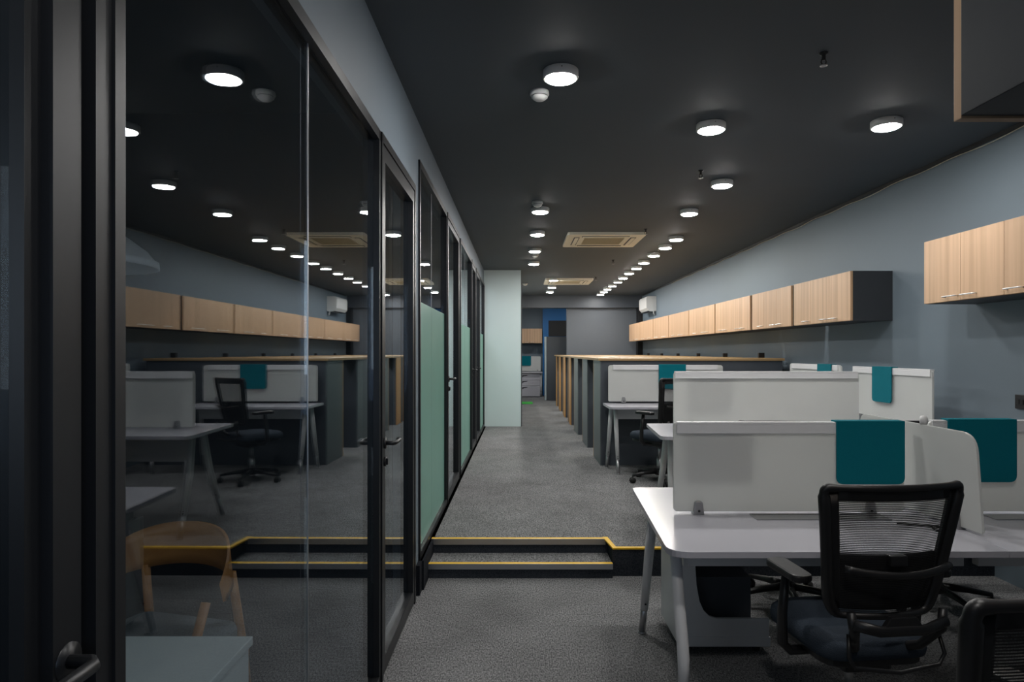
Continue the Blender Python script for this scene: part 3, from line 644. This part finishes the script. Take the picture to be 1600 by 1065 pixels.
# ------------------------------------------------------------------ mesh office chair
def office_chair(label, loc, rz):
    t = thing('office_chair', label, 'office chair', loc, rz, 'black mesh office chairs')
    ZB, ZT = .60, 1.05; TW, BW = .245, .185
    def bp(u, v):       # u -1..1, v 0..1
        hw = BW+(TW-BW)*v
        return Vector((u*hw, -.235-.055*v+.045*u*u-.02*math.sin(v*math.pi)*0+.02*(1-v)**2, ZB+(ZT-ZB)*v))
    # outer frame loop: rounded trapezoid in (u,v)
    loop = rounded([(-1, 0), (1, 0), (1, 1), (-1, 1)], [.22, .22, .07, .07], 6)
    dense = []
    for i, p in enumerate(loop):
        q = loop[(i+1) % len(loop)]; n = max(1, int(math.hypot(q[0]-p[0], (q[1]-p[1])*1.2)/.12))
        for k in range(n): dense.append((p[0]+(q[0]-p[0])*k/n, p[1]+(q[1]-p[1])*k/n))
    rad = [.012+.008*min(1, max(0, (abs(u)-.8)/.15))*(1 if v < .95 else .5) for u, v in dense]
    MB().tube([bp(u, v) for u, v in dense], rad, 12, closed=True).build('back_frame', M['black'], t)
    # flat inner surround
    def strip(u0, u1, v0, v1, nm, mat, th=.008, nu=10, nv=6, off=0):
        return MB().surf(lambda a, b: bp(u0+(u1-u0)*a, v0+(v1-v0)*b)+Vector((0, off, 0)), nu, nv, th).build(nm, mat, t)
    sr = MB()
    for (u0, u1, v0, v1) in ((-.97, -.82, .05, .97), (.82, .97, .05, .97), (-.83, .83, .90, .98)):
        sr.surf(lambda a, b: bp(u0+(u1-u0)*a, v0+(v1-v0)*b), 8, 6, .012)
    sr.build('mesh_border', M['black'], t)
    MB().surf(lambda a, b: bp(-.84+1.68*a, .03+.89*b), 16, 12).build('back_mesh', M['mesh'], t)
    MB().surf(lambda a, b: bp(-.83+1.66*a, .04+.44*b)+Vector((0, .012+.02*math.sin(a*math.pi)*math.sin(b*math.pi), 0)), 14, 8, .012).build('lumbar_pad', M['pad'], t)
    MB().box(-.03, .03, -.282, -.255, .79, .825, .004).build('lumbar_slider', M['black'], t)
    # rear crossbar
    cb = [Vector((u*.188, -.295+.035*u*u-.012, .785-.018*(1-u*u))) for u in [k/8-1 for k in range(17)]]
    MB().tube(cb, .013, 12, flat=((0, 1, 0), .7)).build('crossbar', M['black'], t)
    # upright side arms going down from back frame to seat
    lw_ = [Vector((-.165, -.27, .64)), Vector((-.155, -.275, .58)), Vector((-.12, -.22, .50)), Vector((-.06, -.10, .44))]
    sp = MB().tube(lw_, [.014, .017, .016, .016], 12); sp.tube([Vector((-p.x, p.y, p.z)) for p in lw_], [.014, .017, .016, .016], 12)
    sp.tube([(-.165, -.285, .605), (-.08, -.30, .585), (.08, -.30, .585), (.165, -.285, .605)], .019, 12, flat=((0, 1, 0), .6))
    sp.prism([(-.07, .595), (.07, .595), (.045, .63), (-.045, .63)], -.305, -.285, 'y', .003)
    sp.build('back_support', M['black'], t)
    # wire loops under the seat
    MB().tube([(-.16, -.25, .56), (-.17, -.27, .49), (-.15, -.27, .455), (0, -.285, .44), (.15, -.27, .455), (.17, -.27, .49), (.16, -.25, .56)], .007, 10).build('wire_loop', M['black'], t)
    # seat
    so = rounded([(-.20, -.19), (.20, -.19), (.215, .26), (-.215, .26)], [.09, .09, .12, .12], 7)
    se = MB(); lay = [(.90, .43), (1.0, .44), (1.02, .46), (1.0, .485), (.93, .502), (.72, .51)]
    rings = [[se.bm.verts.new((a*k, b*k, z-.0)) for a, b in so] for k, z in lay]
    fs = [se.bm.faces.new(rings[0]), se.bm.faces.new(rings[-1])]
    for A, B in zip(rings, rings[1:]):
        for i in range(len(so)): fs.append(se.bm.faces.new((A[i], A[(i+1) % len(so)], B[(i+1) % len(so)], B[i])))
    for f in fs: f.smooth = True
    bmesh.ops.recalc_face_normals(se.bm, faces=fs); se.build('seat', M['seat'], t)
    MB().prism([(a*.93, b*.93) for a, b in so], .41, .435, 'z', .004).build('seat_shell', M['black'], t)
    MB().box(-.09, .09, -.12, .12, .36, .412, .012).build('tilt_mechanism', M['black'], t)
    MB().tube([(.08, .05, .38), (.24, .05, .385)], .006, 8).tube([(.22, .05, .385), (.27, .05, .382)], .011, 10).build('tilt_lever', M['black'], t)
    for s in (-1, 1):
        ar = MB().tube([(s*.12, .0, .40), (s*.23, .0, .40), (s*.26, .0, .43), (s*.265, -.01, .55), (s*.262, -.03, .70)], [.016, .018, .022, .021, .017], 12, flat=((1, 0, 0), .8)).build('armrest', M['black'], t)
        ao = rounded([(s*.262-.038, -.16), (s*.262+.038, -.16), (s*.262+.042, .06), (s*.262-.042, .06)], .035, 5)
        MB().prism(ao, .70, .728, 'z', .008).build('arm_pad', M['black'], ar)
    MB().tube([(0, 0, .10), (0, 0, .25)], .028, 16).tube([(0, 0, .25), (0, 0, .37)], .015, 14).build('gas_lift', M['alu'], t)
    bs = MB().lathe([(0, .07), (.045, .07), (.045, .12), (.03, .135), (0, .135)], cap=False)
    tips = []
    for k in range(5):
        a = 2*math.pi*k/5+.3; c, s = math.cos(a), math.sin(a)
        bs.tube([(c*.03, s*.03, .105), (c*.17, s*.17, .095), (c*.30, s*.30, .075)], [.024, .019, .013], 10)
        tips.append((c*.30, s*.30, a))
    bs.build('star_base', M['black'], t)
    for x, y, a in tips:
        dx, dy = -math.sin(a), math.cos(a)
        MB().tube([(x-dx*.022, y-dy*.022, .028), (x-dx*.006, y-dy*.006, .028)], .028, 16).tube([(x+dx*.022, y+dy*.022, .028), (x+dx*.006, y+dy*.006, .028)], .028, 16).tube([(x, y, .03), (x, y, .075)], .007, 8).build('caster', M['rubber'], t)
    return t
c0 = office_chair('black mesh office chair pushed up to the foreground desk', (1.238, 2.485, 0), math.radians(6))
copy_tree(c0, (.95, 1.49, 0), math.radians(20), 'black mesh office chair cut off by the bottom right corner, nearest the viewer')
copy_tree(c0, (1.62, 3.98, 0), math.radians(172), 'black office chair on the far side of the foreground desk, seen only below the desktop')
copy_tree(c0, (2.50, 3.98, 0), math.radians(186), 'black office chair on the far side of the right-edge desk, seen only below the desktop')
copy_tree(c0, (1.45, 6.78, UP), math.radians(35), 'black mesh office chair on the raised floor at the desk by the slate partition')

# ------------------------------------------------------------------ slate partitions with oak tops along the corridor
faces = [7.74, 9.17, 10.60, 12.0, 13.40, 14.82, 16.22]
nm = ['nearest, its broad slate face behind the white desk', 'second from the near end', 'third from the near end', 'fourth from the near end, amber wood edge', 'fifth from the near end, amber wood edge', 'second from the far end, amber wood edge', 'farthest, amber wood edge']
for i, d in enumerate(faces):
    nx = faces[i+1] if i < 6 else 16.95
    t = thing('cubicle_partition', 'tall slate partition with oak top beside the corridor, '+nm[i], 'partition', (.965, d, UP), 0, 'cubicle partitions along the corridor')
    dep = .66 if i < 6 else .5
    MB().box(.012, 2.12, 0, dep, 0, 1.215, .002).build('body', M['slate'], t)
    if i < 3: MB().box(0, .0118, 0, dep, 0, 1.215, .002).build('end_panel', M['slate_light'], t)
    else: MB().box(0, .0118, 0, dep*.62, 0, 1.215, .002).build('end_panel', M['orange_wood'], t)
    if i < 6: MB().box(.0, .02, dep+.001, dep+.035, 0, 1.215, .001).build('edge_post', M['wood_edge'], t)
    MB().prism([(-.02, -.02 if i == 0 else .001), (2.14, -.02 if i == 0 else .001), (2.14, dep+.035), (.22, dep+.035), (.22, nx-d), (-.02, nx-d)], 1.216, 1.245, 'z', .002).build('top', M['wood_top'], t)
# power boxes on the tops near the wall
for i, (a, s) in enumerate([(1169, .075), (1126, .065), (1082, .06), (1053, .055), (1031.6, .055), (1011, .055)]):
    D = 3.02*F/(a-808); D = min([f+.2+.3*k for f in faces for k in (0, 1)], key=lambda q: abs(q-D)); z = UP+1.245
    t = thing('power_box', 'small black power box on the oak top near the wall, %s' % ['nearest of six', 'second of six', 'third of six', 'fourth of six', 'fifth of six', 'farthest of six'][i], 'power box', (3.02, D, z), 0, 'black power boxes on the oak tops')
    MB().box(-s/2, s/2, -.02, .02, 0, s*.85, .004).build('body', M['sock'], t)
    MB().box(-s*.3, s*.3, -.023, -.0195, s*.2, s*.6).build('socket_face', M['black'], t)
# wall socket at right edge
t = thing('wall_socket', 'black socket plate on the right wall at the right edge', 'socket', (XR, 4.22, 1.14))
MB().box(-.012, 0, -.045, .045, 0, .09, .003).build('plate', M['sock'], t)
MB().box(-.016, -.012, -.028, -.006, .03, .06).box(-.016, -.012, .006, .028, .03, .06).build('switch', M['black'], t)

# ------------------------------------------------------------------ far bay
t = thing('tall_cabinet', 'tall charcoal cabinet with pale edge at the end of the corridor', 'cabinet', (.80, 18.2, UP))
MB().box(.0, .62, 0, .5, 0, 1.74, .003).build('body', M['slate'], t)
MB().box(-.035, -.001, 0, .5, 0, 1.74, .002).build('side_panel', M['wall_pale'], t)
t = thing('transom_window', 'black square opening in the blue pier of the far bay', 'window', (.95, 20.2, 1.98))
MB().box(0, .55, -.02, 0, 0, .48, .003).build('pane', M['sock'], t)
MB().box(-.03, 0, -.03, 0, -.02, .5).box(0, .55, -.03, 0, .48, .5).build('frame', M['blue'], t)
t = thing('wall_cabinet', 'small oak wall cabinet above the desk in the far bay', 'wall cabinet', (.01, 20.0, 1.77))
MB().box(0, .74, .02, .39, 0, .44).build('body', M['char'], t)
for k in range(2):
    dr = MB().box(k*.37+.002, k*.37+.368, 0, .019, .002, .438).build('door', M['wood'], t)
    MB().tube([(k*.37+.18+(.1 if k == 0 else -.1)-.05, 0, .03), (k*.37+.18+(.1 if k == 0 else -.1)-.05, -.025, .03), (k*.37+.18+(.1 if k == 0 else -.1)+.05, -.025, .03), (k*.37+.18+(.1 if k == 0 else -.1)+.05, 0, .03)], .005, 8).build('handle', M['chrome'], dr)
desk('small white desk in the far bay', [(.01, 19.4), (.74, 19.4), (.74, 20.1), (.01, 20.1)], Z2, [[(.7, 19.6, Z2-.03), (.7, 19.55, .6), (.7, 19.45, UP)], [(.7, 19.85, Z2-.03), (.7, 19.9, .6), (.7, 20.0, UP)]], [(.05, .68, 19.75, 19.79, Z2-.12, Z2-.03)], UP)
screen('small white screen on the desk in the far bay', .02, .71, 20.05, Z2+.015, Z2+.46, None, [.62])
felt_pad('teal felt pad on the screen in the far bay', .10, .42, 20.05, Z2+.465, Z2+.18)
t = thing('drawer_unit', 'white three-drawer unit under the desk in the far bay', 'drawer unit', (.13, 19.45, UP+.02))
MB().box(0, .54, .02, .5, 0, .66, .003).build('body', M['white_metal'], t)
for z0, z1 in ((.01, .30), (.31, .48), (.49, .65)):
    d_ = MB().box(.005, .535, 0, .019, z0, z1, .002).build('drawer', M['white'], t)
    MB().prism([(.02, z1-.03), (.17, z1-.02), (.17, z1-.04), (.06, z1-.06), (.02, z1-.09)], -.004, .0, 'y').build('handle', M['sock'], d_)
MB().box(0.03, .51, .05, .45, -.019, 0).build('plinth', M['black'], t)
tag(MB().box(.10, .40, 16.85, 17.55, UP, UP+.012, .003).build('floor_mat', M['green']), 'bright green mat on the floor at the end of the corridor', 'mat')

# ------------------------------------------------------------------ inside the near meeting room
t = thing('white_cabinet', 'low white cabinet behind the glass at the bottom left', 'cabinet', (-.725, 1.8, 0))
MB().box(-.60, 0, -1.2, 0, .05, .705, .003).build('body', M['lacquer'], t)
MB().box(-.61, .008, -1.21, .008, .706, .73, .003).build('top', M['lacquer'], t)
MB().box(-.57, -.03, -1.17, -.03, 0, .049).build('plinth', M['char'], t)
def lounge_chair(label, loc, rz):
    t = thing('wooden_armchair', label, 'armchair', loc, rz, 'bent wood armchairs in the meeting room')
    # curved backrest band wrapping into arms; front faces +y
    def band(a, b):
        th = math.pi*(1.05+.9*a)+0; x = .29*math.cos(th); y = .25*math.sin(th)+.0
        k = abs(a-.5)*2
        z = .66-.05*k**2 + b*(.17-.10*k**3)
        return Vector((x, y+.02*b, z))
    MB().surf(band, 24, 4, .014).build('backrest', M['tan'], t)
    for s in (-1, 1):
        MB().tube([(s*.26, .20, 0), (s*.275, .17, .35), (s*.285, .06, .64)], [.013, .017, .016], 12).build('leg', M['tan'], t)
        MB().tube([(s*.22, -.28, 0), (s*.215, -.22, .38), (s*.20, -.18, .66)], [.013, .018, .016], 12).build('leg', M['tan'], t)
    MB().box(-.25, .25, .17, .20, .34, .39, .004).box(-.22, .22, -.22, -.19, .34, .39, .004).box(-.265, -.235, -.2, .18, .34, .39, .004).box(.235, .265, -.2, .18, .34, .39, .004).build('seat_rail', M['tan'], t)
    so = rounded([(-.23, -.21), (.23, -.21), (.25, .25), (-.25, .25)], .07, 5)
    MB().prism(so, .391, .47, 'z', .022).build('seat_cushion', M['cushion'], t)
    return t
ch = lounge_chair('tan wooden armchair with grey cushion seen through the large glass pane', (-1.33, 2.42, 0), math.radians(165))
copy_tree(ch, (-2.05, 2.55, 0), math.radians(200), 'tan wooden armchair seen through the glass door at the left edge')
# pendant lamp, unlit
t = thing('pendant_lamp', 'large unlit pendant lamp shade hanging behind the glass at the left', 'pendant lamp', (-2.03, 3.0, 1.89))
MB().lathe([(.02, .175), (.14, .172), (.24, .14), (.32, .08), (.355, .035), (.37, .03), (.372, 0), (.36, .0), (.34, .03), (.22, .12), (.02, .155)], cap=False).build('shade', M['offwhite'], t)
MB().tube([(0, 0, .2), (0, 0, CEIL-1.89)], .004, 8).build('cord', M['black'], t)
MB().lathe([(0, 0), (.05, 0), (.05, -.025), (0, -.03)], (0, 0, CEIL-1.89), 20, False).build('ceiling_rose', M['offwhite'], t)
